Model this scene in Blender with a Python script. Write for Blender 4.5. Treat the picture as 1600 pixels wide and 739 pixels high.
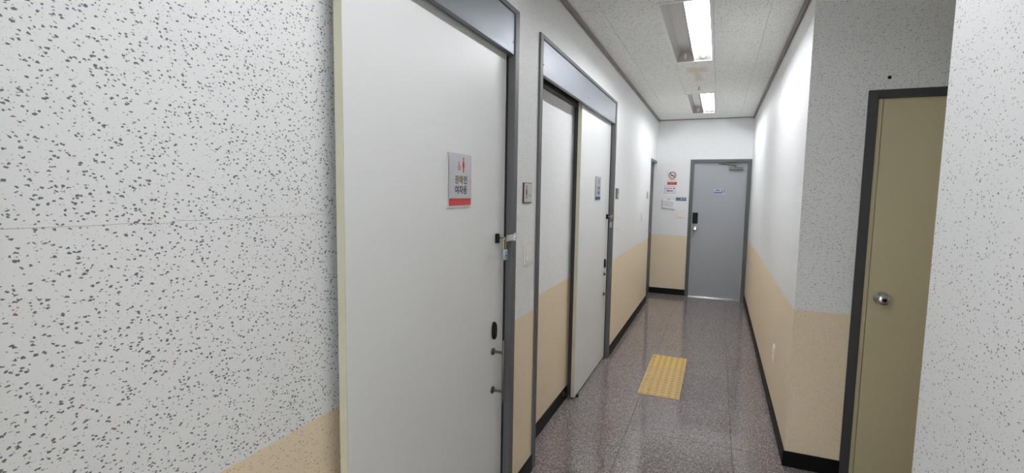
import bpy, bmesh, math, random
from mathutils import Matrix, Vector

# ------------------------------------------------------------------ scene, camera, light
for o in list(bpy.data.objects):
    bpy.data.objects.remove(o, do_unlink=True)
scene = bpy.context.scene
COL = scene.collection

F_PX = 773.55
YAW, PITCH, ROLL = 0.3923, -0.0915, 0.0163
EYE = Vector((0.8635, 0.0, 1.5))
fw = Vector((-math.sin(YAW) * math.cos(PITCH), math.cos(YAW) * math.cos(PITCH), math.sin(PITCH)))
r0 = Vector((math.cos(YAW), math.sin(YAW), 0))
u0 = r0.cross(fw)
rt = math.cos(ROLL) * r0 + math.sin(ROLL) * u0
up = -math.sin(ROLL) * r0 + math.cos(ROLL) * u0
cam_data = bpy.data.cameras.new('camera')
cam_data.sensor_fit = 'HORIZONTAL'
cam_data.sensor_width = 36.0
cam_data.lens = 36.0 * F_PX / 1600.0
cam_data.clip_start = 0.01
cam_data.clip_end = 100
cam = bpy.data.objects.new('camera', cam_data)
COL.objects.link(cam)
M3 = Matrix((rt, up, -fw)).transposed()
cam.matrix_world = Matrix.Translation(EYE) @ M3.to_4x4()
scene.camera = cam

SKY = 4.1
world = bpy.data.worlds.new('world')
scene.world = world
world.use_nodes = True
world.node_tree.nodes['Background'].inputs[0].default_value = (0.89, 0.95, 1.0, 1)
world.node_tree.nodes['Background'].inputs[1].default_value = SKY

vs = scene.view_settings
vs.view_transform = 'Standard'
vs.look = 'None'
vs.gamma = 1.0
vs.use_curve_mapping = False
vs.exposure = 0.47
TUBE_STRENGTH = 75.0
scene.cycles.max_bounces = 16
scene.cycles.diffuse_bounces = 10
scene.cycles.glossy_bounces = 6

# ------------------------------------------------------------------ dimensions (metres)
W, H, YE = 1.274, 2.570, 7.663       # corridor width, ceiling height, end wall
YC, YP = 3.025, 1.260                # alcove back wall, end of the near right wall
XA = 2.65                            # alcove right wall
YB = -1.9                            # wall behind the camera
DADO = 0.886
BB = 0.088
REC = -0.098                         # back of the sliding door recesses
TOP = H + 0.13
FT, PB, PT = 2.292, 2.096, 2.268     # sliding door frame: top, cover panel bottom and top
D1 = (0.070, 2.117)
D2 = (2.402, 4.440)
SIDE_Y = 6.97                        # side door at the far left
SIDE_TOP = 1.975
E0, E1, ETOP = 0.471, 1.271, 1.995   # grey end door frame
A0, A1, ATOP = 1.533, 2.47, 2.030    # tan alcove door frame

# ------------------------------------------------------------------ material helpers
def lin(c):
    out = []
    for v in c:
        v = v / 255.0
        out.append(v / 12.92 if v <= 0.04045 else ((v + 0.055) / 1.055) ** 2.4)
    return (out[0], out[1], out[2], 1.0)

class NT:
    def __init__(self, name):
        self.m = bpy.data.materials.new(name)
        self.m.use_nodes = True
        self.t = self.m.node_tree
        self.b = self.t.nodes['Principled BSDF']
    def n(self, kind, **kw):
        nd = self.t.nodes.new(kind)
        for k, v in kw.items():
            setattr(nd, k, v)
        return nd
    def l(self, a, b):
        self.t.links.new(a, b)
    def val(self, sock, v):
        if hasattr(v, 'is_linked') or isinstance(v, bpy.types.NodeSocket):
            self.l(v, sock)
        else:
            sock.default_value = v
    def math(self, op, a, b=0.0, c=0.0):
        nd = self.n('ShaderNodeMath', operation=op)
        self.val(nd.inputs[0], a); self.val(nd.inputs[1], b); self.val(nd.inputs[2], c)
        return nd.outputs[0]
    def vmath(self, op, a, b):
        nd = self.n('ShaderNodeVectorMath', operation=op)
        self.val(nd.inputs[0], a); self.val(nd.inputs[1], b)
        return nd.outputs[0]
    def mix(self, fac, a, b):
        nd = self.n('ShaderNodeMix', data_type='RGBA')
        self.val(nd.inputs[0], fac); self.val(nd.inputs[6], a); self.val(nd.inputs[7], b)
        return nd.outputs[2]
    def ramp01(self, v, lo, hi, a=0.0, b=1.0):
        nd = self.n('ShaderNodeMapRange', interpolation_type='SMOOTHSTEP')
        self.val(nd.inputs[0], v); self.val(nd.inputs[1], lo); self.val(nd.inputs[2], hi)
        self.val(nd.inputs[3], a); self.val(nd.inputs[4], b)
        return nd.outputs[0]
    def noise(self, vec, scale, detail=2.0, rough=0.5):
        nd = self.n('ShaderNodeTexNoise')
        self.l(vec, nd.inputs['Vector'])
        nd.inputs['Scale'].default_value = scale
        nd.inputs['Detail'].default_value = detail
        nd.inputs['Roughness'].default_value = rough
        return nd
    def voronoi(self, vec, scale):
        nd = self.n('ShaderNodeTexVoronoi')
        self.l(vec, nd.inputs['Vector'])
        nd.inputs['Scale'].default_value = scale
        return nd
    def pos(self):
        return self.n('ShaderNodeNewGeometry').outputs['Position']
    def obj(self):
        return self.n('ShaderNodeTexCoord').outputs['Object']
    def bump(self, h, strength, dist):
        nd = self.n('ShaderNodeBump')
        nd.inputs['Strength'].default_value = strength
        nd.inputs['Distance'].default_value = dist
        self.l(h, nd.inputs['Height'])
        self.l(nd.outputs[0], self.b.inputs['Normal'])

def pbr(name, rgb, rough=0.5, metal=0.0, var=0.05, scale=30.0, bump=0.0, spec=0.5):
    """plain surface with a little procedural mottling"""
    k = NT(name)
    c = lin(rgb)
    ns = k.noise(k.obj(), scale, 3.0)
    dk = tuple(v * (1 - var) for v in c[:3]) + (1.0,)
    lt = tuple(min(1, v * (1 + var)) for v in c[:3]) + (1.0,)
    k.l(k.mix(ns.outputs[0], dk, lt), k.b.inputs['Base Color'])
    k.b.inputs['Roughness'].default_value = rough
    k.b.inputs['Metallic'].default_value = metal
    k.b.inputs['Specular IOR Level'].default_value = spec
    if bump:
        k.bump(ns.outputs[0], bump, 0.002)
    return k.m

def make_wall(name='flecked_wall_paint', near=0.66, shade=158):
    k = NT(name)
    P = k.pos()
    sep = k.n('ShaderNodeSeparateXYZ'); k.l(P, sep.inputs[0])
    low = k.noise(P, 40.0)
    edge = k.math('ADD', sep.outputs[2], k.math('MULTIPLY', k.math('SUBTRACT', low.outputs[0], 0.5), 0.004))
    dado = k.ramp01(edge, DADO - 0.0015, DADO + 0.0015, 1.0, 0.0)
    # flecks: distorted cells of two sizes
    d = k.noise(P, 190.0, 1.0)
    off = k.vmath('SCALE', k.vmath('SUBTRACT', d.outputs[1], (0.5, 0.5, 0.5)), (0, 0, 0))
    off.node.inputs['Scale'].default_value = 0.0062
    mp = k.n('ShaderNodeMapping'); k.l(k.vmath('ADD', P, off), mp.inputs[0])
    mp.vector_type = 'TEXTURE'
    mp.inputs['Rotation'].default_value = (math.radians(-4), 0, 0)
    mp.inputs['Scale'].default_value = (1.45, 1.6, 1.0)
    Q = mp.outputs[0]
    # the plaster in the first door recess carries more and darker flecks than the other walls
    rec = k.math('MULTIPLY', k.math('LESS_THAN', sep.outputs[0], -0.05), k.math('LESS_THAN', sep.outputs[1], 2.3))
    dens = k.math('MULTIPLY_ADD', rec, 1.0 - near, near)
    def flecks(scale, lo, hi):
        v = k.voronoi(Q, scale)
        s = k.n('ShaderNodeSeparateColor'); k.l(v.outputs['Color'], s.inputs[0])
        thr = k.math('MULTIPLY', k.math('MULTIPLY_ADD', k.math('POWER', s.outputs[0], 2.3), hi - lo, lo), dens)
        return k.ramp01(k.math('SUBTRACT', v.outputs['Distance'], thr), -0.05, 0.05, 1.0, 0.0), s
    f1, s1 = flecks(222.0, 0.02, 0.44)
    f2, s2 = flecks(320.0, 0.05, 0.40)
    fl = k.math('MAXIMUM', f1, k.math('MULTIPLY', f2, 0.72))
    big = k.noise(P, 1.6, 2.0)
    white = k.mix(big.outputs[0], lin((232, 234, 235)), lin((240, 241, 241)))
    beige = k.mix(big.outputs[0], lin((234, 217, 187)), lin((239, 224, 197)))
    rust = k.ramp01(s1.outputs[1], 0.988, 0.990)
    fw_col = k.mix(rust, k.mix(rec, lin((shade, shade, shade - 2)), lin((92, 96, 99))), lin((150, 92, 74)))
    base = k.mix(dado, white, beige)
    fleck = k.mix(dado, fw_col, lin((146, 112, 78)))
    amt = k.math('MULTIPLY', fl, k.math('MULTIPLY_ADD', dado, -0.48, 0.92))
    k.l(k.mix(amt, base, fleck), k.b.inputs['Base Color'])
    k.b.inputs['Roughness'].default_value = 0.55
    k.b.inputs['Specular IOR Level'].default_value = 0.3
    k.bump(k.math('ADD', fl, k.math('MULTIPLY', low.outputs[0], 0.5)), 0.25, 0.0008)
    return k.m

def make_floor():
    k = NT('polished_granite_tile')
    P = k.pos()
    v1 = k.voronoi(P, 250.0)
    s = k.n('ShaderNodeSeparateColor'); k.l(v1.outputs['Color'], s.inputs[0])
    n1 = k.noise(P, 330.0, 3.0, 0.6)
    n2 = k.noise(P, 55.0, 3.0, 0.65)
    mixv = k.math('ADD', k.math('MULTIPLY', s.outputs[0], 0.5), k.math('MULTIPLY', n1.outputs[0], 0.35))
    mixv = k.math('ADD', mixv, k.math('MULTIPLY', k.math('SUBTRACT', n2.outputs[0], 0.5), 0.5))
    cr = k.n('ShaderNodeValToRGB')
    e = cr.color_ramp.elements
    e[0].position = 0.15; e[0].color = lin((78, 71, 70))
    e[1].position = 0.85; e[1].color = lin((208, 200, 198))
    m = cr.color_ramp.elements.new(0.45); m.color = lin((128, 119, 118))
    k.l(mixv, cr.inputs[0])
    rnd = k.n('ShaderNodeObjectInfo').outputs['Random']
    tone = k.math('MULTIPLY_ADD', rnd, 0.10, 0.95)
    hs = k.n('ShaderNodeHueSaturation'); k.l(cr.outputs[0], hs.inputs['Color']); k.l(tone, hs.inputs['Value'])
    k.l(hs.outputs[0], k.b.inputs['Base Color'])
    dirt = k.noise(P, 3.0, 3.0)
    k.l(k.ramp01(dirt.outputs[0], 0.3, 0.7, 0.05, 0.11), k.b.inputs['Roughness'])
    k.b.inputs['Specular IOR Level'].default_value = 0.5
    return k.m

def make_ceiling():
    k = NT('pitted_plaster_panel')
    P = k.pos()
    sep = k.n('ShaderNodeSeparateXYZ'); k.l(P, sep.inputs[0])
    d = k.noise(P, 90.0, 1.0)
    off = k.vmath('SCALE', k.vmath('SUBTRACT', d.outputs[1], (0.5, 0.5, 0.5)), (0, 0, 0))
    off.node.inputs['Scale'].default_value = 0.012
    Q = k.vmath('ADD', P, off)
    v = k.voronoi(Q, 105.0)
    s = k.n('ShaderNodeSeparateColor'); k.l(v.outputs['Color'], s.inputs[0])
    thr = k.math('MULTIPLY', s.outputs[0], 0.40)
    pit = k.ramp01(k.math('SUBTRACT', v.outputs['Distance'], thr), -0.05, 0.05, 1.0, 0.0)
    base = k.mix(k.n('ShaderNodeObjectInfo').outputs['Random'], lin((236, 237, 234)), lin((241, 242, 239)))
    c = k.mix(k.math('MULTIPLY', pit, 0.75), base, lin((128, 126, 120)))
    # old water stain with the outline of a T
    wob = k.noise(P, 22.0, 3.0)
    w = k.math('MULTIPLY', k.math('SUBTRACT', wob.outputs[0], 0.5), 0.09)
    def blob(cx, cy, hx, hy):
        ax = k.math('SUBTRACT', k.math('ABSOLUTE', k.math('SUBTRACT', sep.outputs[0], cx)), hx)
        ay = k.math('MULTIPLY', k.math('SUBTRACT', k.math('ABSOLUTE', k.math('SUBTRACT', sep.outputs[1], cy)), hy), 0.5)
        return k.ramp01(k.math('ADD', k.math('MAXIMUM', ax, ay), w), -0.04, 0.025, 1.0, 0.0)
    st = k.math('MAXIMUM', blob(0.638, 4.675, 0.085, 0.10), blob(0.638, 4.93, 0.034, 0.20))
    c = k.mix(k.math('MULTIPLY', st, 0.55), c, lin((205, 186, 138)))
    k.l(c, k.b.inputs['Base Color'])
    k.b.inputs['Roughness'].default_value = 0.8
    k.b.inputs['Specular IOR Level'].default_value = 0.2
    k.bump(k.math('MULTIPLY', pit, -1.0), 0.4, 0.001)
    return k.m

def make_brushed(name, rgb, rough, axis_scale, metal=1.0):
    k = NT(name)
    mp = k.n('ShaderNodeMapping'); k.l(k.obj(), mp.inputs[0]); mp.inputs['Scale'].default_value = axis_scale
    ns = k.noise(mp.outputs[0], 1.0, 3.0)
    c = lin(rgb)
    k.l(k.mix(ns.outputs[0], tuple(v * 0.9 for v in c[:3]) + (1,), tuple(min(1, v * 1.08) for v in c[:3]) + (1,)), k.b.inputs['Base Color'])
    k.b.inputs['Metallic'].default_value = metal
    k.l(k.ramp01(ns.outputs[0], 0.3, 0.7, rough - 0.05, rough + 0.05), k.b.inputs['Roughness'])
    return k.m

def make_emit(name, rgb, strength):
    k = NT(name)
    k.b.inputs['Base Color'].default_value = (0.9, 0.9, 0.9, 1)
    k.b.inputs['Emission Color'].default_value = lin(rgb)
    k.b.inputs['Emission Strength'].default_value = strength
    return k.m

WALL = make_wall()
WALL_SPARSE = make_wall('sparsely_flecked_wall_paint', 0.76, 118)
WALL_ALCOVE = make_wall('alcove_shade_fleck_paint', 0.88, 104)  # fine alcove flecks, thickened and darkened to put shade into the paint
FLOOR = make_floor()
CEIL = make_ceiling()
GROUT = pbr('dark_grout', (84, 77, 75), 0.8)
CAVITY = pbr('ceiling_void_board', (120, 118, 112), 0.9)
BLACK = pbr('black_vinyl_skirting', (11, 11, 11), 0.5, spec=0.2)
TRIM = pbr('taupe_ceiling_moulding', (134, 126, 122), 0.5)
FRAME = pbr('grey_painted_steel', (94, 96, 98), 0.48, 0.0, 0.04, spec=0.35)
DARKFR = pbr('dark_grey_painted_steel', (66, 66, 69), 0.42, 0.0, 0.05)
DARKTR = pbr('dark_rail', (58, 52, 48), 0.5)
COVER = make_brushed('satin_steel_cover', (138, 142, 148), 0.5, (4, 120, 4))
STEEL = make_brushed('brushed_steel', (116, 114, 110), 0.45, (200, 6, 200))
CHROME = pbr('chrome', (205, 205, 205), 0.14, 1.0, 0.03)
LEAF = pbr('white_laminate', (226, 228, 228), 0.38, 0.0, 0.015, 6.0)
BAND = pbr('cream_edge_band', (206, 202, 180), 0.5)
GREYDOOR = pbr('grey_door_paint', (162, 166, 171), 0.42, 0.0, 0.03, 8.0)
TANDOOR = pbr('tan_door_paint', (204, 195, 160), 0.45, 0.0, 0.03, 9.0)
TANGAP = pbr('tan_door_gap', (122, 112, 88), 0.7)
RUBBER = pbr('black_rubber', (14, 14, 14), 0.6)
BLKPLASTIC = pbr('black_plastic', (20, 19, 18), 0.45, spec=0.25)
CREAM = pbr('cream_plastic', (232, 229, 219), 0.4)
WHITEP = pbr('white_plastic', (232, 232, 230), 0.4)
WHITEENAMEL = pbr('white_enamel', (236, 236, 236), 0.35, 0.0, 0.02)
REFLECT = pbr('aluminium_reflector', (212, 210, 208), 0.28, 0.8, 0.03)
LAMP = make_emit('lit_fluorescent_glass', (249, 251, 255), TUBE_STRENGTH)
PAPER = pbr('paper', (236, 236, 240), 0.75, 0.0, 0.02)
SILVER = make_brushed('silver_acrylic', (196, 198, 203), 0.42, (3, 3, 3), 0.55)
ACRYL = pbr('clear_edge_acrylic', (206, 203, 198), 0.3)
RED = pbr('red_print', (203, 40, 40), 0.45)
DARKRED = pbr('dark_red_print', (120, 24, 30), 0.45)
BLUE = pbr('blue_print', (38, 52, 120), 0.45)
SOFTBLUE = pbr('soft_blue_print', (112, 124, 156), 0.5)
INK = pbr('black_print', (30, 30, 30), 0.5)
GOLD = pbr('worn_ochre_print', (120, 98, 40), 0.5)
PALEINK = pbr('pale_grey_print', (168, 170, 176), 0.6)
BRASS = pbr('brass', (164, 146, 116), 0.3, 1.0, 0.05)
PADLOCK = pbr('pale_blue_padlock_steel', (160, 172, 184), 0.35, 0.6, 0.05)
YELLOW = pbr('yellow_tactile_vinyl', (202, 175, 120), 0.55, 0.0, 0.08, 60.0)
YELLOW2 = pbr('bright_yellow_tactile_vinyl', (214, 182, 104), 0.5, 0.0, 0.08, 60.0)
CRACK = pbr('crack_line', (172, 171, 167), 0.9)
DOME = pbr('worn_tactile_dome', (190, 160, 100), 0.6, 0.0, 0.15, 90.0)
PLATEGREY = pbr('grey_name_plate', (142, 142, 140), 0.45, 0.2)

# ------------------------------------------------------------------ geometry helpers
def box(bm, x0, x1, y0, y1, z0, z1, bev=0.0, seg=1):
    vs_ = [bm.verts.new((x, y, z)) for x in (x0, x1) for y in (y0, y1) for z in (z0, z1)]
    f = [(0, 1, 3, 2), (4, 6, 7, 5), (0, 4, 5, 1), (2, 3, 7, 6), (0, 2, 6, 4), (1, 5, 7, 3)]
    fs = [bm.faces.new([vs_[i] for i in q]) for q in f]
    if bev:
        es = list({e for q in fs for e in q.edges})
        bmesh.ops.bevel(bm, geom=es, offset=bev, segments=seg, affect='EDGES', profile=0.5)

def prism(bm, pts, z0, z1):
    """extrude an xy polygon from z0 to z1"""
    a = [bm.verts.new((p[0], p[1], z0)) for p in pts]
    b = [bm.verts.new((p[0], p[1], z1)) for p in pts]
    n = len(pts)
    bm.faces.new(a[::-1]); bm.faces.new(b)
    for i in range(n):
        bm.faces.new((a[i], a[(i + 1) % n], b[(i + 1) % n], b[i]))

def circle(cx, cy, rx, ry=None, n=24, a0=0.0, a1=2 * math.pi):
    ry = rx if ry is None else ry
    full = abs(a1 - a0 - 2 * math.pi) < 1e-6
    m = n if full else n + 1
    return [(cx + rx * math.cos(a0 + (a1 - a0) * i / n), cy + ry * math.sin(a0 + (a1 - a0) * i / n)) for i in range(m)]

def ring(bm, cx, cy, ro, ri, z0, z1, n=28, a0=0.0, a1=2 * math.pi):
    o = circle(cx, cy, ro, None, n, a0, a1); q = circle(cx, cy, ri, None, n, a0, a1)
    m = len(o); cnt = n
    vo0 = [bm.verts.new((*p, z0)) for p in o]; vi0 = [bm.verts.new((*p, z0)) for p in q]
    vo1 = [bm.verts.new((*p, z1)) for p in o]; vi1 = [bm.verts.new((*p, z1)) for p in q]
    for i in range(cnt):
        j = (i + 1) % m
        bm.faces.new((vo1[i], vo1[j], vi1[j], vi1[i]))
        bm.faces.new((vo0[j], vo0[i], vi0[i], vi0[j]))
        bm.faces.new((vo0[i], vo0[j], vo1[j], vo1[i]))
        bm.faces.new((vi0[j], vi0[i], vi1[i], vi1[j]))

def tube(bm, pts, r, n=10):
    """round rod through a list of points"""
    pts = [Vector(p) for p in pts]
    rings = []
    for i, p in enumerate(pts):
        if i == 0: t = pts[1] - p
        elif i == len(pts) - 1: t = p - pts[i - 1]
        else: t = (pts[i + 1] - p).normalized() + (p - pts[i - 1]).normalized()
        t.normalize()
        ref = Vector((0, 0, 1)) if abs(t.z) < 0.9 else Vector((1, 0, 0))
        a = t.cross(ref).normalized(); b = t.cross(a)
        rr = r[i] if isinstance(r, (list, tuple)) else r
        rings.append([bm.verts.new(p + rr * (math.cos(2 * math.pi * k / n) * a + math.sin(2 * math.pi * k / n) * b)) for k in range(n)])
    for q, s in zip(rings, rings[1:]):
        for k in range(n):
            bm.faces.new((q[k], s[k], s[(k + 1) % n], q[(k + 1) % n]))
    bm.faces.new(rings[0]); bm.faces.new(rings[-1][::-1])

def lathe(bm, prof, c=(0, 0, 0), n=24):
    """revolve (radius, height) about local z at c"""
    rows = []
    for r, z in prof:
        rows.append([bm.verts.new((c[0] + r * math.cos(2 * math.pi * k / n), c[1] + r * math.sin(2 * math.pi * k / n), c[2] + z)) for k in range(n)])
    for a, b in zip(rows, rows[1:]):
        for k in range(n):
            bm.faces.new((a[k], a[(k + 1) % n], b[(k + 1) % n], b[k]))
    bm.faces.new(rows[0][::-1]); bm.faces.new(rows[-1])

def new_obj(name, bm, mat, parent=None, smooth=False):
    bmesh.ops.remove_doubles(bm, verts=bm.verts, dist=1e-6)
    bmesh.ops.recalc_face_normals(bm, faces=bm.faces)
    me = bpy.data.meshes.new(name)
    bm.to_mesh(me); bm.free()
    me.materials.append(mat)
    if smooth:
        for p in me.polygons: p.use_smooth = True
        try: me.set_sharp_from_angle(angle=math.radians(35))
        except Exception: pass
    o = bpy.data.objects.new(name, me)
    COL.objects.link(o)
    if parent: o.parent = parent
    return o

def part(name, mat, parent, *boxes, bev=0.0, seg=1, smooth=False):
    bm = bmesh.new()
    for b in boxes: box(bm, *b, bev=bev, seg=seg)
    return new_obj(name, bm, mat, parent, smooth)

def shape(name, mat, parent, fn, smooth=False):
    bm = bmesh.new(); fn(bm)
    return new_obj(name, bm, mat, parent, smooth)

def tag(o, label, cat, group=None, kind=None):
    o['label'] = label; o['category'] = cat
    if group: o['group'] = group
    if kind: o['kind'] = kind
    return o

LEFT = Matrix(((0, 0, 1), (1, 0, 0), (0, 1, 0)))      # local x = along +Y, y = up, z = out of wall (+X)
END = Matrix(((1, 0, 0), (0, 0, -1), (0, 1, 0)))      # local x = +X, y = up, z = -Y
RIGHT = Matrix(((0, 0, -1), (-1, 0, 0), (0, 1, 0)))   # local x = -Y, y = up, z = -X
def thing(name, label, cat, loc, rot=None, group=None, kind=None):
    o = bpy.data.objects.new(name, None)
    o.empty_display_size = 0.1
    COL.objects.link(o)
    m = Matrix.Translation(Vector(loc))
    if rot is not None: m = m @ rot.to_4x4()
    o.matrix_world = m
    return tag(o, label, cat, group, kind)

def text(name, body, size, mat, parent, x, y, z, align='CENTER', bold=0.0):
    cu = bpy.data.curves.new(name, 'FONT')
    cu.body = body; cu.size = size; cu.align_x = align; cu.align_y = 'CENTER'
    cu.extrude = 0.0002; cu.offset = bold
    t = bpy.data.objects.new(name, cu)
    COL.objects.link(t)
    me = bpy.data.meshes.new_from_object(t)
    bpy.data.objects.remove(t)
    me.transform(Matrix.Translation((x, y, z)))
    me.materials.clear(); me.materials.append(mat)
    o = bpy.data.objects.new(name, me)
    COL.objects.link(o); o.parent = parent
    return o

# ------------------------------------------------------------------ room shell
T = 0.16
def structure(name, bm, mat, label, cat):
    o = new_obj(name, bm, mat)
    return tag(o, label, cat, kind='structure')

bm = bmesh.new()
x0 = -0.30
box(bm, x0, 0, YB - T, D1[0], -0.05, TOP)
box(bm, x0, REC, D1[0], D1[1], -0.05, FT); box(bm, x0, 0, D1[0], D1[1], FT, TOP)
box(bm, x0, 0, D1[1], D2[0], -0.05, TOP)
box(bm, x0, REC, D2[0], D2[1], -0.05, FT); box(bm, x0, 0, D2[0], D2[1], FT, TOP)
box(bm, x0, 0, D2[1], SIDE_Y, -0.05, TOP)
box(bm, x0, -0.085, SIDE_Y, YE, -0.05, SIDE_TOP); box(bm, x0, 0, SIDE_Y, YE, SIDE_TOP, TOP)
wall_left = structure('wall_left', bm, WALL, 'white flecked left corridor wall with beige lower band and door recesses', 'wall')

bm = bmesh.new()
box(bm, x0, E0, YE, YE + T, -0.05, TOP)
box(bm, E0, E1, YE, YE + T, ETOP, TOP)
box(bm, E1, W + 0.2, YE, YE + T, -0.05, TOP)
structure('wall_end', bm, WALL, 'short white flecked wall at the end of the corridor around the grey door', 'wall')

bm = bmesh.new()
prism(bm, [(W, YC), (W + T, YC + T), (W + T, YE), (W, YE)], -0.05, TOP)
structure('wall_right', bm, WALL, 'long right corridor wall with beige band running to the grey end door', 'wall')

bm = bmesh.new()
prism(bm, [(W, YC), (A0, YC), (A0, YC + T), (W + T, YC + T)], -0.05, TOP)
box(bm, A0, A1, YC, YC + T, ATOP, TOP)
box(bm, A1, XA + T, YC, YC + T, -0.05, TOP)
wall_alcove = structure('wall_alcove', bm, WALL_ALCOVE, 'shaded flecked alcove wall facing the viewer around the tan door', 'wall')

bm = bmesh.new()
box(bm, XA, XA + T, YP, YC, -0.05, TOP)
structure('wall_alcove_side', bm, WALL, 'inner side wall of the alcove hidden behind the near right wall', 'wall')

bm = bmesh.new()
box(bm, W, XA + T, YB - T, YP, -0.05, TOP)
structure('wall_right_near', bm, WALL_SPARSE, 'near right wall end, bright white with sparse flecks, at the right edge', 'wall')

bm = bmesh.new()
box(bm, 0, 0.10, YB - T, YB, -0.05, TOP); box(bm, W - 0.10, W, YB - T, YB, -0.05, TOP); box(bm, 0.10, W - 0.10, YB - T, YB, 2.25, TOP)  # opening added behind the viewer so daylight fills the corridor
structure('wall_back', bm, WALL, 'white flecked wall around the open doorway added behind the viewer', 'wall')
bm = bmesh.new()
box(bm, -6, 8, -14, YB - T, -0.12, -0.01)  # unseen slab added to block the sky's glow from below
structure('ground', bm, pbr('outdoor_concrete', (150, 148, 144), 0.85), 'unseen grey concrete ground added outside the doorway behind the viewer', 'ground')
t = thing('door_6', 'grey steel frame of the open doorway added behind the viewer for daylight', 'door', (0.10, YB - T / 2, 0), END, None, 'structure')
part('jamb', FRAME, t, (0, 0.04, 0, 2.25, -0.09, 0.09), bev=0.002)
part('jamb', FRAME, t, (W - 0.24, W - 0.20, 0, 2.25, -0.09, 0.09), bev=0.002)
part('frame_head', FRAME, t, (0.0401, W - 0.2401, 2.21, 2.25, -0.09, 0.09), bev=0.002)

# small round hole above the tan door
shape('wall_hole', BLKPLASTIC, wall_alcove, lambda b: tube(b, [(1.615, YC - 0.002, 2.089), (1.615, YC + 0.01, 2.089)], 0.0085, 14))
# hair crack in the near left wall
pts = [(0.30, 1.4335), (0.40, 1.4325), (0.498, 1.431), (0.552, 1.432), (0.601, 1.428), (0.618, 1.429), (0.631, 1.434), (0.663, 1.431), (0.70, 1.431),
       (0.777, 1.430), (0.83, 1.4312), (0.901, 1.429), (0.94, 1.4295), (0.983, 1.432), (1.03, 1.4295), (1.10, 1.428), (1.2, 1.427)]
def crack(b):
    for (ya, za), (yb, zb) in zip(pts, pts[1:]):
        w = 0.00038
        q = [b.verts.new((REC + 0.0004, *p)) for p in ((ya, za - w), (yb, zb - w), (yb, zb + w), (ya, za + w))]
        q2 = [b.verts.new((REC - 0.002, *p)) for p in ((ya, za - w), (yb, zb - w), (yb, zb + w), (ya, za + w))]
        b.faces.new(q)
        for i in range(4): b.faces.new((q[i], q2[i], q2[(i + 1) % 4], q[(i + 1) % 4]))
shape('plaster_crack', CRACK, wall_left, crack)['label'] = 'thin horizontal hair crack'
RUST = pbr('rust_fleck', (146, 84, 66), 0.8)
def rust(b):
    rr = random.Random(4)
    for i in range(17):
        yy = 0.545 + rr.random() * 0.06; zz = 1.428 + rr.random() * 0.013
        s = 0.0008 + rr.random() * 0.0013
        v = [b.verts.new((REC + 0.0006, yy + s * (0.7 + 0.6 * rr.random()) * math.cos(a), zz + s * (0.6 + 0.5 * rr.random()) * math.sin(a))) for a in [k * math.pi / 3 for k in range(6)]]
        b.faces.new(v)
shape('rust_flecks', RUST, wall_left, rust)['kind'] = 'stuff'

# floor with separate tiles
bm = bmesh.new()
box(bm, -0.3, XA + T, YB - T, YE + T, -0.06, -0.004)
floor = structure('floor', bm, GROUT, 'polished grey brown speckled granite tile floor of the corridor', 'floor')
TS, GAP = 0.61, 0.0022
def tile_mesh(w, d, cache={}):
    k = (round(w, 4), round(d, 4))
    if k not in cache:
        b = bmesh.new(); g = GAP / 2
        x0_, x1_, y0_, y1_ = g, w - g, g, d - g
        lo = [b.verts.new(p) for p in ((x0_, y0_, -0.006), (x1_, y0_, -0.006), (x1_, y1_, -0.006), (x0_, y1_, -0.006))]
        mi = [b.verts.new(p) for p in ((x0_, y0_, -0.0012), (x1_, y0_, -0.0012), (x1_, y1_, -0.0012), (x0_, y1_, -0.0012))]
        c = 0.0012
        hi = [b.verts.new(p) for p in ((x0_ + c, y0_ + c, 0), (x1_ - c, y0_ + c, 0), (x1_ - c, y1_ - c, 0), (x0_ + c, y1_ - c, 0))]
        b.faces.new(hi)
        for a_, b_ in ((lo, mi), (mi, hi)):
            for i in range(4): b.faces.new((a_[i], a_[(i + 1) % 4], b_[(i + 1) % 4], b_[i]))
        bmesh.ops.recalc_face_normals(b, faces=b.faces)
        me = bpy.data.meshes.new('floor_tile'); b.to_mesh(me); b.free(); me.materials.append(FLOOR)
        cache[k] = me
    return cache[k]
def lay(xa, xb, ya, yb):
    """tiles clipped to a rectangle of the floor"""
    i0 = math.floor((xa - 0.40) / TS); j0 = math.floor((ya - 3.10) / TS)
    i = i0
    while 0.40 + i * TS < xb - 1e-6:
        j = j0
        while 3.10 + j * TS < yb - 1e-6:
            a0, a1 = max(xa, 0.40 + i * TS), min(xb, 0.40 + (i + 1) * TS)
            b0, b1 = max(ya, 3.10 + j * TS), min(yb, 3.10 + (j + 1) * TS)
            if a1 - a0 > 0.012 and b1 - b0 > 0.012:
                o = bpy.data.objects.new('floor_tile', tile_mesh(a1 - a0, b1 - b0))
                o.location = (a0, b0, 0); COL.objects.link(o); o.parent = floor
            j += 1
        i += 1
lay(REC, W, YB - T, YE)
lay(W, XA, YP, YC)

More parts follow.
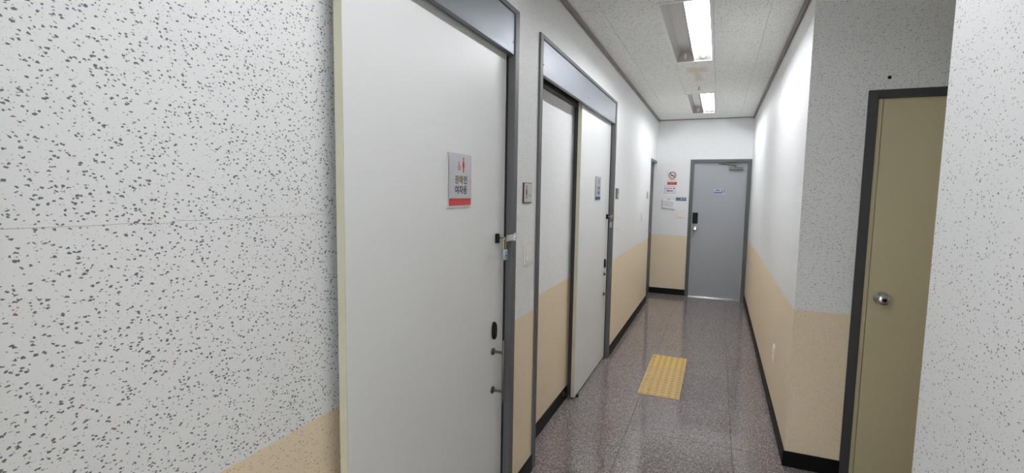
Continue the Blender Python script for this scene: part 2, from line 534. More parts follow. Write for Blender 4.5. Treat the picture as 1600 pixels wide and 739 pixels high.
# ceiling with separate panels around the light fixtures
bm = bmesh.new()
box(bm, -0.3, XA + T, YB - T, YE + T, TOP - 0.005, TOP + 0.05)
ceiling = structure('ceiling', bm, CAVITY, 'pale pitted plaster panel ceiling over the corridor', 'ceiling')
FXC, FHW, FHL = 0.6305, 0.1525, 0.690
FIX_Y = (0.920, 3.680, 6.440)
PW, PL = 0.305, 0.61
def panel(a0, a1, b0, b1, cache={}):
    w, d = a1 - a0, b1 - b0
    if w < 0.01 or d < 0.01: return
    k = (round(w, 4), round(d, 4))
    if k not in cache:
        b = bmesh.new(); g = 0.0007
        box(b, g, w - g, g, d - g, 0, 0.012, bev=0.0012)
        bmesh.ops.recalc_face_normals(b, faces=b.faces)
        me = bpy.data.meshes.new('ceiling_panel'); b.to_mesh(me); b.free(); me.materials.append(CEIL)
        cache[k] = me
    o = bpy.data.objects.new('ceiling_panel', cache[k])
    o.location = (a0, b0, H); COL.objects.link(o); o.parent = ceiling
def hang(xa, xb, ya, yb, holes):
    i = math.floor((xa - 0.783) / PW)
    while 0.783 + i * PW < xb - 1e-6:
        j = math.floor((ya - 3.36) / PL)
        while 3.36 + j * PL < yb - 1e-6:
            a0, a1 = max(xa, 0.783 + i * PW), min(xb, 0.783 + (i + 1) * PW)
            b0, b1 = max(ya, 3.36 + j * PL), min(yb, 3.36 + (j + 1) * PL)
            segs = [(b0, b1)]
            if holes and i == -1:
                for yc in FIX_Y:
                    h0, h1 = yc - FHL + 0.004, yc + FHL - 0.004
                    ns = []
                    for s0, s1 in segs:
                        if h1 <= s0 or h0 >= s1: ns.append((s0, s1)); continue
                        if s0 < h0: ns.append((s0, h0))
                        if s1 > h1: ns.append((h1, s1))
                    segs = ns
            for s0, s1 in segs: panel(a0, a1, s0, s1)
            j += 1
        i += 1
hang(0, W, YB, YE, True)
hang(W, XA, YP, YC, False)

# skirting
def skirting(name, label, *boxes):
    bm_ = bmesh.new()
    for b in boxes: box(bm_, *b, bev=0.002)
    structure(name, bm_, BLACK, label, 'baseboard')
bt = 0.009
skirting('baseboard_left', 'black skirting along the left corridor wall and in the door recesses',
         (0, bt, YB, D1[0], 0, BB), (REC, REC + bt, D1[0] + 0.045, 1.06, 0, BB), (0, bt, D1[1], D2[0], 0, BB),
         (REC, REC + bt, D2[0] + 0.046, 3.405, 0, BB), (0, bt, D2[1], SIDE_Y, 0, BB))
skirting('baseboard_end', 'short black skirting left of the grey end door', (-0.04, E0, YE - bt, YE, 0, BB))
skirting('baseboard_right', 'long black skirting along the right corridor wall', (W - bt, W, YC - bt, YE - 0.002, 0, BB))
skirting('baseboard_alcove', 'black skirting on the shaded wall left of the tan door', (W, A0, YC - bt, YC, 0, BB))
skirting('baseboard_right_near', 'black skirting along the near right wall', (W - bt, W, YB, YP, 0, BB))

# ceiling mouldings
def mould(name, label, *boxes):
    bm_ = bmesh.new()
    for b in boxes: box(bm_, *b, bev=0.002)
    structure(name, bm_, TRIM, label, 'moulding')
mw, mh = 0.026, 0.020
mould('trim_1', 'taupe ceiling moulding along the left corridor wall', (0.003, mw, YB, YE, H - mh, H))
mould('trim_2', 'taupe ceiling moulding along the right corridor wall', (W - mw, W - 0.004, YC, YE, H - mh, H))
mould('trim_3', 'thin taupe ceiling moulding above the end wall', (mw, W - mw, YE - 0.016, YE, H - 0.010, H))
mould('trim_4', 'taupe ceiling moulding along the near right wall', (W - mw, W - 0.004, YB, YP, H - mh, H))

# ------------------------------------------------------------------ sliding doors in recesses
def sliding_door(name, label, d, leaf0, leaf1):
    y0, y1 = d
    L = y1 - y0
    t = thing(name, label, 'door', (0, y0, 0), LEFT, None, 'structure')
    fp = 0.010
    j0 = part('jamb', FRAME, t, (0, 0.045, 0, FT, REC, fp), bev=0.003, seg=2)
    j1 = part('jamb', FRAME, t, (L - 0.045, L, 0, FT, REC, fp), bev=0.003, seg=2)
    part('frame_head', FRAME, t, (0.045, L - 0.045, PT + 0.001, FT, REC, fp), bev=0.003, seg=2)
    cp = part('cover_panel', COVER, t, (0.0455, L - 0.0455, PB, PT, 0.0, 0.004), (0.0455, L - 0.0455, PB, PB + 0.004, -0.018, 0.0), bev=0.0008)
    cp['label'] = 'satin steel cover panel'
    for sx in (0.062, L / 2, L - 0.062):
        shape('screw', BLKPLASTIC, cp, lambda b, sx=sx: lathe(b, [(0.0035, 0.0035), (0.0035, 0.0052), (0.002, 0.0058)], (sx, PB + 0.05, 0), 10))
    part('rail_housing', DARKTR, t, (0.045, L - 0.045, PB + 0.09, PT, REC, -0.002))
    part('rail', DARKTR, t, (0.045, L - 0.045, PB - 0.006, PB + 0.09, REC, -0.062), bev=0.002)
    a0, a1 = leaf0 - y0, leaf1 - y0
    part('opening_jamb', DARKFR, t, (a0 + 0.052, a0 + 0.17, 0, PB - 0.008, REC, -0.061), bev=0.002)
    lf = part('door_leaf', LEAF, t, (a0 + 0.0015, a1, 0.014, PB + 0.08, -0.056, -0.030), bev=0.0012)
    part('door_seal', RUBBER, j1, (L - 0.0525, L - 0.0452, 0.002, PB - 0.002, REC + 0.002, -0.024))
    bd = part('edge_band', BAND, lf, (a0 - 0.001, a0 + 0.0014, 0.014, PB + 0.08, -0.0555, -0.0305))
    bd['label'] = 'cream edge band'
    part('bottom_seal', RUBBER, lf, (a0 + 0.004, a1 - 0.004, 0.003, 0.0139, -0.052, -0.034))
    part('floor_guide', RUBBER, lf, (a0 + 0.045, a0 + 0.065, 0.0, 0.022, -0.0299, -0.012), bev=0.003)
    # oval lock escutcheon
    ex, ez = a1 - 0.105, 0.882
    e = shape('lock_escutcheon', BLKPLASTIC, lf, lambda b: (prism(b, circle(ex, ez, 0.017, 0.040, 28), -0.0299, -0.020), prism(b, circle(ex, ez, 0.013, 0.034, 28), -0.020, -0.016)), True)
    e['label'] = 'black oval lock escutcheon'
    # pull handle: two roses, two standoffs, a flat bar
    hx = a1 - 0.110
    def handle(b):
        for hz in (0.789, 0.612):
            lathe(b, [(0.016, -0.0299), (0.016, -0.024), (0.012, -0.021), (0.006, -0.0195), (0.006, 0.024)], (hx, hz, 0), 20)
        box(b, hx - 0.012, hx + 0.012, 0.566, 0.848, 0.022, 0.030, bev=0.003, seg=2)
    h = shape('pull_handle', STEEL, lf, handle, True)
    h['label'] = 'brushed steel pull handle'
    # hasp: black staple plate on the leaf, chrome strap on the jamb
    sx, sz = a1 - 0.083, 1.292
    part('staple_plate', BLKPLASTIC, lf, (sx - 0.016, sx + 0.016, sz - 0.021, sz + 0.021, -0.0299, -0.025), (sx - 0.013, sx - 0.003, sz - 0.020, sz + 0.020, -0.025, -0.012), bev=0.0015)
    shape('staple', CHROME, lf, lambda b: tube(b, [(sx - 0.004, sz + 0.002, -0.025), (sx - 0.004, sz + 0.002, 0.004), (sx + 0.004, sz + 0.002, 0.010), (sx + 0.012, sz + 0.002, 0.004), (sx + 0.012, sz + 0.002, -0.025)], 0.0028, 8), True)
    jx = L - 0.045
    def hasp(b):
        box(b, jx + 0.006, L - 0.004, sz - 0.018, sz + 0.018, 0.0101, 0.013, bev=0.0008)
        tube(b, [(jx + 0.004, sz - 0.014, 0.013), (jx + 0.004, sz + 0.014, 0.013)], 0.004, 10)
        box(b, sx + 0.014, jx + 0.002, sz - 0.014, sz + 0.014, 0.011, 0.0145, bev=0.0008)
        for q in (0.014, 0.030): lathe(b, [(0.0035, 0.013), (0.0035, 0.0148), (0.002, 0.0154)], (jx + q, sz, 0), 8)
    hp = shape('hasp', CHROME, j1, hasp, True)
    hp['label'] = 'chrome hasp strap'
    return t, y0 + sx + 0.008, sz
d1, px1, pz1 = sliding_door('door_1', 'near white sliding door in grey steel frame with red restroom sign', D1, 1.020, D1[1] - 0.053)
d2, px2, pz2 = sliding_door('door_2', 'farther white sliding door in grey steel frame with blue restroom sign', D2, 3.385, D2[1] - 0.053)

def padlock(label, y, z, x=0.002):
    t = thing('padlock', label, 'padlock', (x, y, z - 0.105), LEFT, 'padlocks on the sliding doors')
    shape('body', PADLOCK, t, lambda b: box(b, -0.016, 0.016, 0, 0.046, -0.008, 0.008, bev=0.004, seg=2), True)
    pts_ = [(-0.010, 0.040, 0), (-0.010, 0.085, 0)] + [(0.010 * -math.cos(a), 0.085 + 0.014 * math.sin(a), 0) for a in [math.pi * k / 8 for k in range(1, 8)]] + [(0.010, 0.085, 0), (0.010, 0.040, 0)]
    shape('shackle', BRASS, t, lambda b: tube(b, pts_, 0.003, 8), True)
    shape('keyhole_cover', BLKPLASTIC, t, lambda b: lathe(b, [(0.005, 0.0078), (0.005, 0.0086)], (0, 0.02, 0), 12))
    part('label_strip', SOFTBLUE, t, (-0.012, 0.012, 0.030, 0.036, 0.0079, 0.0083))
padlock('small pale steel padlock hanging on the near sliding door with red sign', px1 - 0.012, pz1 + 0.012, 0.012)
padlock('small pale steel padlock hanging on the farther sliding door with blue sign', px2 - 0.012, pz2 + 0.012, 0.012)

# wedge shaped stop on the skirting beside door 2
t = thing('door_stop', 'small chrome door stop on the black skirting beside the farther sliding door', 'door stop', (REC + bt, 3.305, 0.062), LEFT)
part('bracket', CHROME, t, (-0.022, 0.022, -0.016, 0.012, 0, 0.004), bev=0.001)
shape('bumper', RUBBER, t, lambda b: lathe(b, [(0.010, 0.004), (0.010, 0.018), (0.007, 0.021)], (0, 0, 0), 16), True)

# ------------------------------------------------------------------ grey end door
t = thing('door_3', 'grey steel end door with closer and keypad lock', 'door', (E0, YE, 0), END, None, 'structure')
EW = E1 - E0
ld = -0.030
part('jamb', FRAME, t, (0, 0.050, 0, ETOP, -0.12, 0.012), bev=0.002)
part('jamb', FRAME, t, (EW - 0.050, EW, 0, ETOP, -0.12, 0.012), bev=0.002)
part('frame_head', FRAME, t, (0.0501, EW - 0.0501, ETOP - 0.045, ETOP, -0.12, 0.012), bev=0.002)
lf = part('door_leaf', GREYDOOR, t, (0.052, EW - 0.052, 0.014, ETOP - 0.047, ld - 0.04, ld), bev=0.002)
part('threshold', CHROME, t, (0.0501, EW - 0.0501, 0, 0.012, -0.12, 0.022), bev=0.003)
kp = part('keypad_lock', BLKPLASTIC, lf, (0.060, 0.132, 1.072, 1.232, ld + 0.0001, ld + 0.022), bev=0.006, seg=2)
kp['label'] = 'black keypad lock'
shape('door_knob', CHROME, lf, lambda b: lathe(b, [(0.030, ld + 0.0001), (0.030, ld + 0.006), (0.013, ld + 0.010), (0.013, ld + 0.030), (0.026, ld + 0.040), (0.028, ld + 0.055), (0.018, ld + 0.066)], (0.103, 1.000, 0), 20), True)
cl = part('door_closer', STEEL, lf, (0.515, 0.690, 1.846, 1.884, ld + 0.0001, ld + 0.045), bev=0.006, seg=2)
cl['label'] = 'silver door closer body'
part('closer_arm', STEEL, t, (0.50, 0.66, ETOP - 0.036, ETOP - 0.024, 0.0121, 0.030), bev=0.002)
def arm(b):
    tube(b, [(0.600, 1.884, ld + 0.022), (0.600, 1.905, ld + 0.022)], 0.008, 10)
    tube(b, [(0.600, 1.905, ld + 0.022), (0.375, 1.925, 0.075)], 0.006, 8)
    tube(b, [(0.375, 1.925, 0.075), (0.640, 1.950, 0.030)], 0.006, 8)
shape('closer_linkage', STEEL, t, arm, True)

def bars(b, rows, z0, z1):
    for r in rows: box(b, *r, z0, z1)
# little room sign on the grey door
s = thing('door_sign', 'small white and blue lettered sign on the grey end door', 'sign', (0.872, YE - ld, 1.540), END)
part('plate', pbr('pale_sign_face', (186, 192, 200), 0.4), s, (-0.072, 0.072, -0.036, 0.036, 0, 0.003), bev=0.0008)
shape('lettering', BLUE, s, lambda b: (bars(b, [(-0.050, -0.034, 0.010, 0.026), (-0.030, -0.014, 0.010, 0.026), (-0.010, 0.006, 0.010, 0.026)], 0.003, 0.0034),
      bars(b, [(-0.066 + 0.022 * i, -0.050 + 0.022 * i, -0.026, -0.004) for i in range(5)], 0.003, 0.0034)))
def icon_u(b):
    bars(b, [(0.030, 0.040, -0.002, 0.032), (0.060, 0.068, -0.010, 0.032), (0.040, 0.060, -0.012, -0.004)], 0.003, 0.0036)
shape('symbol', BLUE, s, icon_u)

# things on the end wall
s = thing('no_smoking_sign', 'round red no smoking sign with red band, highest on the end wall', 'sign', (0.2265, YE, 1.726), END)
part('sheet', pbr('white_sticker', (228, 224, 220), 0.5), s, (-0.070, 0.070, -0.100, 0.100, 0, 0.0015))
shape('ban_ring', DARKRED, s, lambda b: ring(b, 0, 0.042, 0.052, 0.042, 0.0015, 0.0021))
def slash(b):
    c, s_ = math.cos(-0.75), math.sin(-0.75)
    q = [(-0.045, -0.005), (0.045, -0.005), (0.045, 0.005), (-0.045, 0.005)]
    prism(b, [(c * x - s_ * y, s_ * x + c * y + 0.042) for x, y in q], 0.0021, 0.0026)
shape('ban_slash', DARKRED, s, slash)
shape('cigarette', INK, s, lambda b: (bars(b, [(-0.032, 0.018, 0.030, 0.040), (0.021, 0.030, 0.030, 0.040)], 0.0015, 0.0020),
      tube(b, [(0.026, 0.043, 0.0018), (0.020, 0.052, 0.0018), (0.028, 0.060, 0.0018)], 0.002, 6)))
text('lettering', '금 연', 0.026, DARKRED, s, 0, -0.024, 0.0018)
part('red_band', RED, s, (-0.066, 0.066, -0.096, -0.056, 0.0015, 0.0021))
text('band_lettering', '금연구역', 0.020, pbr('pink_print', (232, 170, 160), 0.5), s, 0, -0.076, 0.0024)

s = thing('arrow_sign', 'white blue bordered sign with red arrow below the no smoking sign', 'sign', (0.1995, YE, 1.5545), END)
part('sheet', PAPER, s, (-0.0765, 0.0765, -0.048, 0.048, 0, 0.0015))
part('border', SOFTBLUE, s, (-0.0765, 0.0765, 0.044, 0.048, 0.0015, 0.002), (-0.0765, 0.0765, -0.048, -0.044, 0.0015, 0.002), (-0.0765, -0.0725, -0.044, 0.044, 0.0015, 0.002), (0.0725, 0.0765, -0.044, 0.044, 0.0015, 0.002))
shape('lettering', BLUE, s, lambda b: (bars(b, [(-0.062 + 0.025 * i, -0.048 + 0.025 * i, 0.014, 0.026) for i in range(4)], 0.0015, 0.002), prism(b, [(0.044, 0.012), (0.064, 0.012), (0.060, 0.034), (0.052, 0.034)], 0.0015, 0.002)))
shape('arrow', RED, s, lambda b: (bars(b, [(-0.026, 0.046, -0.020, -0.006)], 0.0015, 0.002), prism(b, [(-0.050, -0.013), (-0.026, -0.028), (-0.026, 0.002)], 0.0015, 0.002)))

s = thing('paper_notice', 'crooked white paper notice taped to the end wall', 'paper', (0.1885, YE, 1.340), END)
def sheet(b):
    nx, ny = 8, 6
    g = [[b.verts.new(((-0.098 + 0.196 * i / nx), (-0.070 + 0.140 * j / ny) - 0.10 * (-0.098 + 0.196 * i / nx), 0.0015 + 0.010 * ((ny - j) / ny) ** 2 * (0.5 + 0.5 * i / nx))) for j in range(ny + 1)] for i in range(nx + 1)]
    for i in range(nx):
        for j in range(ny): b.faces.new((g[i][j], g[i + 1][j], g[i + 1][j + 1], g[i][j + 1]))
so = shape('sheet', PAPER, s, sheet, True)
md = so.modifiers.new('thickness', 'SOLIDIFY'); md.thickness = 0.0004
def notice_lines(b):
    for k in range(4):
        y = 0.046 - 0.022 * k
        x0_, x1_ = -0.075, 0.075 - 0.03 * (k == 3)
        zz = 0.0022 + 0.010 * ((0.070 - y) / 0.14) ** 2
        v = [b.verts.new(p) for p in ((x0_, y - 0.10 * x0_, zz), (x1_, y - 0.10 * x1_, zz + 0.003), (x1_, y - 0.10 * x1_ + 0.004, zz + 0.003), (x0_, y - 0.10 * x0_ + 0.004, zz))]
        b.faces.new(v)
shape('print_lines', PALEINK, s, notice_lines)
part('tape', pbr('grey_tape', (190, 190, 192), 0.4), s, (-0.012, 0.012, 0.064, 0.084, 0.0018, 0.0024))

s = thing('room_sign', 'small blue grey room sign on the end wall beside the grey door', 'sign', (0.3625, YE, 1.4235), END)
part('plate', pbr('blue_grey_plate', (150, 164, 184), 0.4), s, (-0.0745, 0.0745, -0.0265, 0.0265, 0, 0.003), bev=0.0008)
part('lower_stripe', pbr('slate_print', (84, 100, 132), 0.4), s, (-0.0745, 0.0745, -0.0265, -0.014, 0.003, 0.0034))
shape('lettering', INK, s, lambda b: bars(b, [(-0.064 + 0.019 * i, -0.050 + 0.019 * i, -0.008, 0.014) for i in range(3)], 0.003, 0.0034))
shape('symbol', BLUE, s, lambda b: (bars(b, [(0.022, 0.032, -0.010, 0.010)], 0.003, 0.0034), prism(b, circle(0.027, 0.016, 0.005), 0.003, 0.0034), bars(b, [(0.056, 0.064, -0.010, 0.020), (0.044, 0.056, -0.012, -0.004)], 0.003, 0.0034)))

def light_switch(label, loc, rot, w, h, gangs=1):
    t_ = thing('light_switch', label, 'light switch', loc, rot, 'cream light switches')
    part('plate', CREAM, t_, (-w / 2, w / 2, -h / 2, h / 2, 0, 0.008), bev=0.003, seg=2)
    gw = (w * 0.62) / gangs
    for i in range(gangs):
        x_ = -w * 0.31 + i * gw
        def rk(b, x_=x_):
            v = [(x_ + 0.001, -h * 0.3, 0.0081), (x_ + gw - 0.001, -h * 0.3, 0.0081), (x_ + gw - 0.001, h * 0.3, 0.0081), (x_ + 0.001, h * 0.3, 0.0081)]
            lo = [b.verts.new(p) for p in v]
            hi = [b.verts.new((p[0], p[1], 0.0135 if p[1] < 0 else 0.010)) for p in v]
            b.faces.new(lo[::-1]); b.faces.new(hi)
            for k in range(4): b.faces.new((lo[k], lo[(k + 1) % 4], hi[(k + 1) % 4], hi[k]))
        shape('rocker', WHITEP, t_, rk)
light_switch('cream light switch on the narrow wall between the two sliding doors', (0, 2.291, 1.197), LEFT, 0.098, 0.118, 1)
light_switch('cream light switch right of the farther sliding door', (0, 4.635, 1.218), LEFT, 0.07, 0.118)
light_switch('cream light switch far along the left wall near the side door', (0, 6.243, 1.208), LEFT, 0.07, 0.118)
light_switch('cream light switch on the end wall below the room sign', (0.370, YE, 1.204), END, 0.115, 0.11, 2)

# ------------------------------------------------------------------ dark side door, far left
SL = YE - SIDE_Y
t = thing('door_4', 'dark grey side door on the left just before the end wall', 'door', (0, SIDE_Y, 0), LEFT, None, 'structure')
part('jamb', FRAME, t, (0.0, 0.045, 0, SIDE_TOP, -0.085, 0.006), bev=0.002)
part('frame_head', FRAME, t, (0.0451, SL - 0.03, SIDE_TOP - 0.04, SIDE_TOP, -0.085, 0.006), bev=0.002)
lf = part('door_leaf', DARKFR, t, (0.047, SL - 0.002, 0.01, SIDE_TOP - 0.042, -0.080, -0.040), bev=0.002)
shape('door_knob', CHROME, lf, lambda b: lathe(b, [(0.026, -0.0399), (0.026, -0.034), (0.011, -0.031), (0.011, -0.02), (0.022, -0.012), (0.022, 0.0), (0.012, 0.008)], (0.11, 0.98, 0), 18), True)

# ------------------------------------------------------------------ tan alcove door
t = thing('door_5', 'tan painted door in dark frame inside the shaded alcove', 'door', (A0, YC, 0), END, None, 'structure')
AW = A1 - A0
part('jamb', DARKFR, t, (0, 0.044, 0, ATOP, -0.12, 0.010), bev=0.002)
part('jamb', DARKFR, t, (AW - 0.044, AW, 0, ATOP, -0.12, 0.010), bev=0.002)
part('frame_head', DARKFR, t, (0.0441, AW - 0.0441, ATOP - 0.040, ATOP, -0.12, 0.010), bev=0.002)
part('stop_strip', TANDOOR, t, (0.0445, 0.066, 0.006, ATOP - 0.041, -0.05, -0.008), bev=0.001)
part('gap_filler', TANGAP, t, (0.066, 0.0695, 0.006, ATOP - 0.041, -0.05, -0.016))
lf = part('door_leaf', TANDOOR, t, (0.0695, AW - 0.046, 0.006, ATOP - 0.041, -0.05, -0.010), bev=0.0015)
kx, kz = 0.126, 0.985
def knob(b):
    lathe(b, [(0.034, -0.0099), (0.034, -0.006), (0.030, -0.002), (0.016, 0.000), (0.014, 0.014), (0.020, 0.020), (0.028, 0.030), (0.029, 0.040), (0.026, 0.050), (0.014, 0.055)], (kx, kz, 0), 28)
kn = shape('door_knob', CHROME, lf, knob, True)
kn['label'] = 'polished steel door knob'
shape('lock_cylinder', BLKPLASTIC, lf, lambda b: lathe(b, [(0.010, 0.0545), (0.010, 0.0565), (0.008, 0.0575)], (kx, kz, 0), 16))

# ------------------------------------------------------------------ signs on the left side
def person_shape(b, cx, cy, h, z0, z1, dress=True):
    r = h * 0.085
    prism(b, circle(cx, cy + h / 2 - r, r, None, 16), z0, z1)
    ty = cy + h / 2 - 2.3 * r
    if dress:
        prism(b, [(cx - h * 0.05, ty), (cx + h * 0.05, ty), (cx + h * 0.12, cy + h * 0.12), (cx + h * 0.15, cy - h * 0.08), (cx + h * 0.07, cy - h * 0.20), (cx + h * 0.055, cy - h * 0.5), (cx - h * 0.055, cy - h * 0.5), (cx - h * 0.07, cy - h * 0.20), (cx - h * 0.15, cy - h * 0.08), (cx - h * 0.12, cy + h * 0.12)], z0, z1)
    else:
        prism(b, [(cx - h * 0.11, ty), (cx + h * 0.11, ty), (cx + h * 0.10, cy - h * 0.02), (cx + h * 0.06, cy - h * 0.05), (cx + h * 0.055, cy - h * 0.5), (cx - h * 0.055, cy - h * 0.5), (cx - h * 0.06, cy - h * 0.05), (cx - h * 0.10, cy - h * 0.02)], z0, z1)
def wheelchair(b, cx, cy, s_, z0, z1):
    ring(b, cx, cy - 0.2 * s_, 0.30 * s_, 0.23 * s_, z0, z1, 18, math.radians(150), math.radians(390))
    prism(b, circle(cx - 0.05 * s_, cy + 0.44 * s_, 0.07 * s_, None, 12), z0, z1)
    prism(b, [(cx - 0.09 * s_, cy + 0.34 * s_), (cx - 0.0 * s_, cy + 0.34 * s_), (cx + 0.02 * s_, cy + 0.02 * s_), (cx + 0.26 * s_, cy + 0.02 * s_), (cx + 0.40 * s_, cy - 0.36 * s_), (cx + 0.31 * s_, cy - 0.38 * s_), (cx + 0.20 * s_, cy - 0.07 * s_), (cx - 0.07 * s_, cy - 0.07 * s_)], z0, z1)
def restroom_sign(label, y, z, w, h, accent, dress, x, text2):
    s_ = thing('restroom_sign', label, 'sign', (x, y, z), LEFT, 'restroom signs on the sliding doors')
    part('backing', ACRYL, s_, (-w / 2, w / 2, -h / 2, h / 2, 0, 0.004), bev=0.0008)
    part('accent_panel', accent, s_, (-w / 2 + 0.010, w / 2 - 0.001, -h / 2 + 0.010, h / 2 - 0.004, 0.004, 0.007), bev=0.0006)
    part('face', SILVER, s_, (-w / 2 + 0.003, w / 2 - 0.010, -h / 2 + 0.034, h / 2 - 0.001, 0.007, 0.0105), bev=0.0006)
    shape('person_symbol', accent, s_, lambda b: person_shape(b, 0.018, h / 2 - 0.042, 0.056, 0.0105, 0.011, dress))
    shape('wheelchair_symbol', accent, s_, lambda b: wheelchair(b, -0.016, h / 2 - 0.046, 0.034, 0.0105, 0.011))
    text('lettering', '장애', 0.034, GOLD, s_, -0.016, 0.001, 0.0108, bold=0.0006)
    text('lettering', '인', 0.034, INK, s_, 0.0335, 0.001, 0.0108, bold=0.0006)
    text('lettering', text2, 0.034, INK, s_, 0.000, -0.036, 0.0108, bold=0.0006)
restroom_sign('silver accessible restroom sign with red woman symbol on the near sliding door', 1.632, 1.535, 0.176, 0.200, RED, True, -0.030, '여자용')
restroom_sign('silver accessible restroom sign with blue man symbol on the farther sliding door', 3.922, 1.530, 0.176, 0.195, BLUE, False, -0.030, '남자용')

s = thing('restroom_plate', 'small white plate with red woman symbol between the two sliding doors', 'sign', (0, 2.267, 1.4925), LEFT)
part('backing', pbr('dark_brown_edge', (52, 30, 32), 0.4), s, (-0.057, 0.057, -0.049, 0.049, 0, 0.006), bev=0.0008)
part('face', pbr('pearl_plate', (206, 204, 200), 0.4), s, (-0.051, 0.053, -0.045, 0.046, 0.006, 0.008), bev=0.0006)
shape('person_symbol', DARKRED, s, lambda b: person_shape(b, -0.024, 0.003, 0.066, 0.008, 0.0085, True))
shape('lettering', PALEINK, s, lambda b: bars(b, [(0.000, 0.045, -0.012, -0.007), (0.006, 0.040, -0.020, -0.016)], 0.008, 0.0084))
s = thing('restroom_plate', 'small grey plate on the wall right of the farther sliding door', 'sign', (0, 4.592, 1.492), LEFT)
part('backing', DARKFR, s, (-0.057, 0.057, -0.049, 0.049, 0, 0.006), bev=0.0008)
part('face', PLATEGREY, s, (-0.053, 0.053, -0.045, 0.045, 0.006, 0.008), bev=0.0006)
shape('person_symbol', BLUE, s, lambda b: person_shape(b, -0.024, 0.003, 0.066, 0.008, 0.0085, False))
shape('lettering', PAPER, s, lambda b: bars(b, [(0.000, 0.045, -0.030, -0.022), (0.006, 0.040, -0.016, -0.010)], 0.008, 0.0084))
s = thing('name_plate', 'tiny pinkish plate beside the dark side door', 'sign', (0, 6.70, 1.475), LEFT)
part('backing', pbr('pink_grey_plate', (176, 160, 160), 0.5), s, (-0.05, 0.05, -0.045, 0.045, 0, 0.005), bev=0.0008)
shape('lettering', PALEINK, s, lambda b: bars(b, [(-0.035, 0.035, 0.004, 0.014), (-0.035, 0.020, -0.018, -0.008)], 0.005, 0.0054))

# ------------------------------------------------------------------ right wall outlet
t = thing('power_outlet', 'cream double power outlet low on the right corridor wall', 'outlet', (W, 3.783, 0.410), RIGHT)
part('plate', CREAM, t, (-0.035, 0.035, -0.060, 0.060, 0, 0.007), bev=0.003, seg=2)
for q in (-0.027, 0.027):
    sk = shape('socket', CREAM, t, lambda b, q=q: ring(b, 0, q, 0.021, 0.016, 0.007, 0.011, 20), True)
    shape('socket_hole', INK, sk, lambda b, q=q: (prism(b, circle(-0.007, q, 0.003, None, 8), 0.0068, 0.0076), prism(b, circle(0.007, q, 0.003, None, 8), 0.0068, 0.0076)))

# ------------------------------------------------------------------ tactile paving
def tactile(label, y0, y1, mat):
    xa, xb = 0.374, 0.674
    t_ = thing('tactile_tile', label, 'tactile tile', ((xa + xb) / 2, (y0 + y1) / 2, 0), None, 'yellow tactile tiles')
    w, d = (xb - xa) / 2, (y1 - y0) / 2 - 0.001
    part('base', mat, t_, (-w, w, -d, d, 0.0, 0.005), bev=0.0015)
    def domes(b):
        n = 6
        for i in range(n):
            for j in range(n):
                cx = -w + 0.026 + (2 * w - 0.052) * i / (n - 1); cy = -d + 0.026 + (2 * d - 0.052) * j / (n - 1)
                lathe(b, [(0.0155, 0.0048), (0.014, 0.0075), (0.010, 0.0095), (0.004, 0.0102)], (cx, cy, 0), 12)
    dm = shape('domes', DOME, t_, domes, True)
    dm['kind'] = 'stuff'
tactile('yellow domed tactile tile, nearest of the three on the floor', 3.700, 4.020, YELLOW)
tactile('yellow domed tactile tile, middle of the three on the floor', 4.020, 4.350, YELLOW)
tactile('brighter yellow domed tactile tile, farthest of the three on the floor', 4.350, 4.680, YELLOW2)

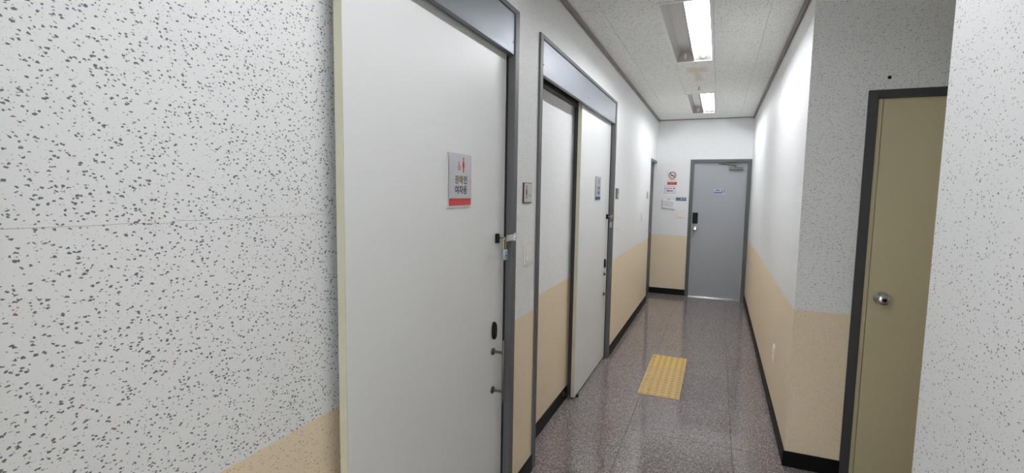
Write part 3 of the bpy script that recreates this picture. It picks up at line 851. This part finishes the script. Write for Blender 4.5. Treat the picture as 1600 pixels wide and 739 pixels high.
# ------------------------------------------------------------------ ceiling fixtures
def ceiling_light(label, yc, lamp=None):
    t_ = thing('ceiling_light', label, 'ceiling light', (FXC, yc, H), None, 'recessed fluorescent lights')
    w, l = FHW, FHL
    hz = 0.092
    part('housing', WHITEENAMEL, t_, (-w + 0.006, w - 0.006, -l + 0.006, l - 0.006, hz, hz + 0.004), (-w + 0.006, -w + 0.009, -l + 0.006, l - 0.006, 0.0, hz), (w - 0.009, w - 0.006, -l + 0.006, l - 0.006, 0.0, hz),
         (-w + 0.006, w - 0.006, -l + 0.006, -l + 0.009, 0, hz), (-w + 0.006, w - 0.006, l - 0.009, l - 0.006, 0, hz))
    fl = 0.020
    part('flange', WHITEENAMEL, t_, (-w, -w + fl, -l, l, -0.005, -0.0005), (w - fl, w, -l, l, -0.005, -0.0005), (-w + fl, w - fl, -l, -l + fl, -0.005, -0.0005), (-w + fl, w - fl, l - fl, l, -0.005, -0.0005), bev=0.001)
    for cx in (-0.067, 0.067):
        def trough(b, cx=cx):
            ya, yb = -l + fl, l - fl
            prof = [(cx - 0.0655, -0.001), (cx - 0.036, 0.062), (cx + 0.036, 0.062), (cx + 0.0655, -0.001)]
            sl = 0.045
            A = [b.verts.new((x, ya + (sl if z > 0.03 else 0), z)) for x, z in prof]
            B = [b.verts.new((x, yb - (sl if z > 0.03 else 0), z)) for x, z in prof]
            for i in range(3): b.faces.new((A[i], A[i + 1], B[i + 1], B[i]))
            b.faces.new(A); b.faces.new(B)
        o = shape('reflector', REFLECT, t_, trough)
        m_ = o.modifiers.new('thickness', 'SOLIDIFY'); m_.thickness = 0.0012; m_.offset = 0
        for sy in (-1, 1):
            part('lamp_holder', WHITEP, t_, (cx - 0.010, cx + 0.010, sy * 0.637 - 0.005, sy * 0.637 + 0.005, 0.012, 0.050), bev=0.002)
    shape('lamp_tube', lamp or LAMP, t_, lambda b: tube(b, [(0.067, -0.628, 0.027), (0.067, 0.628, 0.027)], 0.014, 16), True)['label'] = 'lit fluorescent tube'
    for q in (-1, 1):
        shape('tube_cap', CHROME, t_, lambda b, q=q: tube(b, [(0.067, q * 0.6275, 0.027), (0.067, q * 0.6318, 0.027)], 0.0145, 16))
    return t_
ceiling_light('recessed fluorescent light directly overhead, out of the picture above the near sliding door', FIX_Y[0], make_emit('dimmed_fluorescent_glass', (249, 251, 255), TUBE_STRENGTH * 0.66))  # overhead tube dimmed to balance near and far brightness
ceiling_light('recessed fluorescent light nearer the viewer, one bright tube and one empty trough', FIX_Y[1])
ceiling_light('recessed fluorescent light farther away near the end wall', FIX_Y[2])

# sprinkler between the two lights
t = thing('sprinkler_head', 'small white ceiling sprinkler head between the two lights', 'sprinkler', (0.632, 5.345, H), None)
shape('rosette', WHITEENAMEL, t, lambda b: lathe(b, [(0.040, -0.0005), (0.038, -0.004), (0.020, -0.008)], (0, 0, 0), 24), True)
shape('nozzle', CHROME, t, lambda b: lathe(b, [(0.009, -0.0085), (0.009, -0.018), (0.004, -0.020), (0.004, -0.034)], (0, 0, 0), 12), True)
shape('deflector', DARKTR, t, lambda b: lathe(b, [(0.014, -0.034), (0.014, -0.036), (0.004, -0.037)], (0, 0, 0), 14))
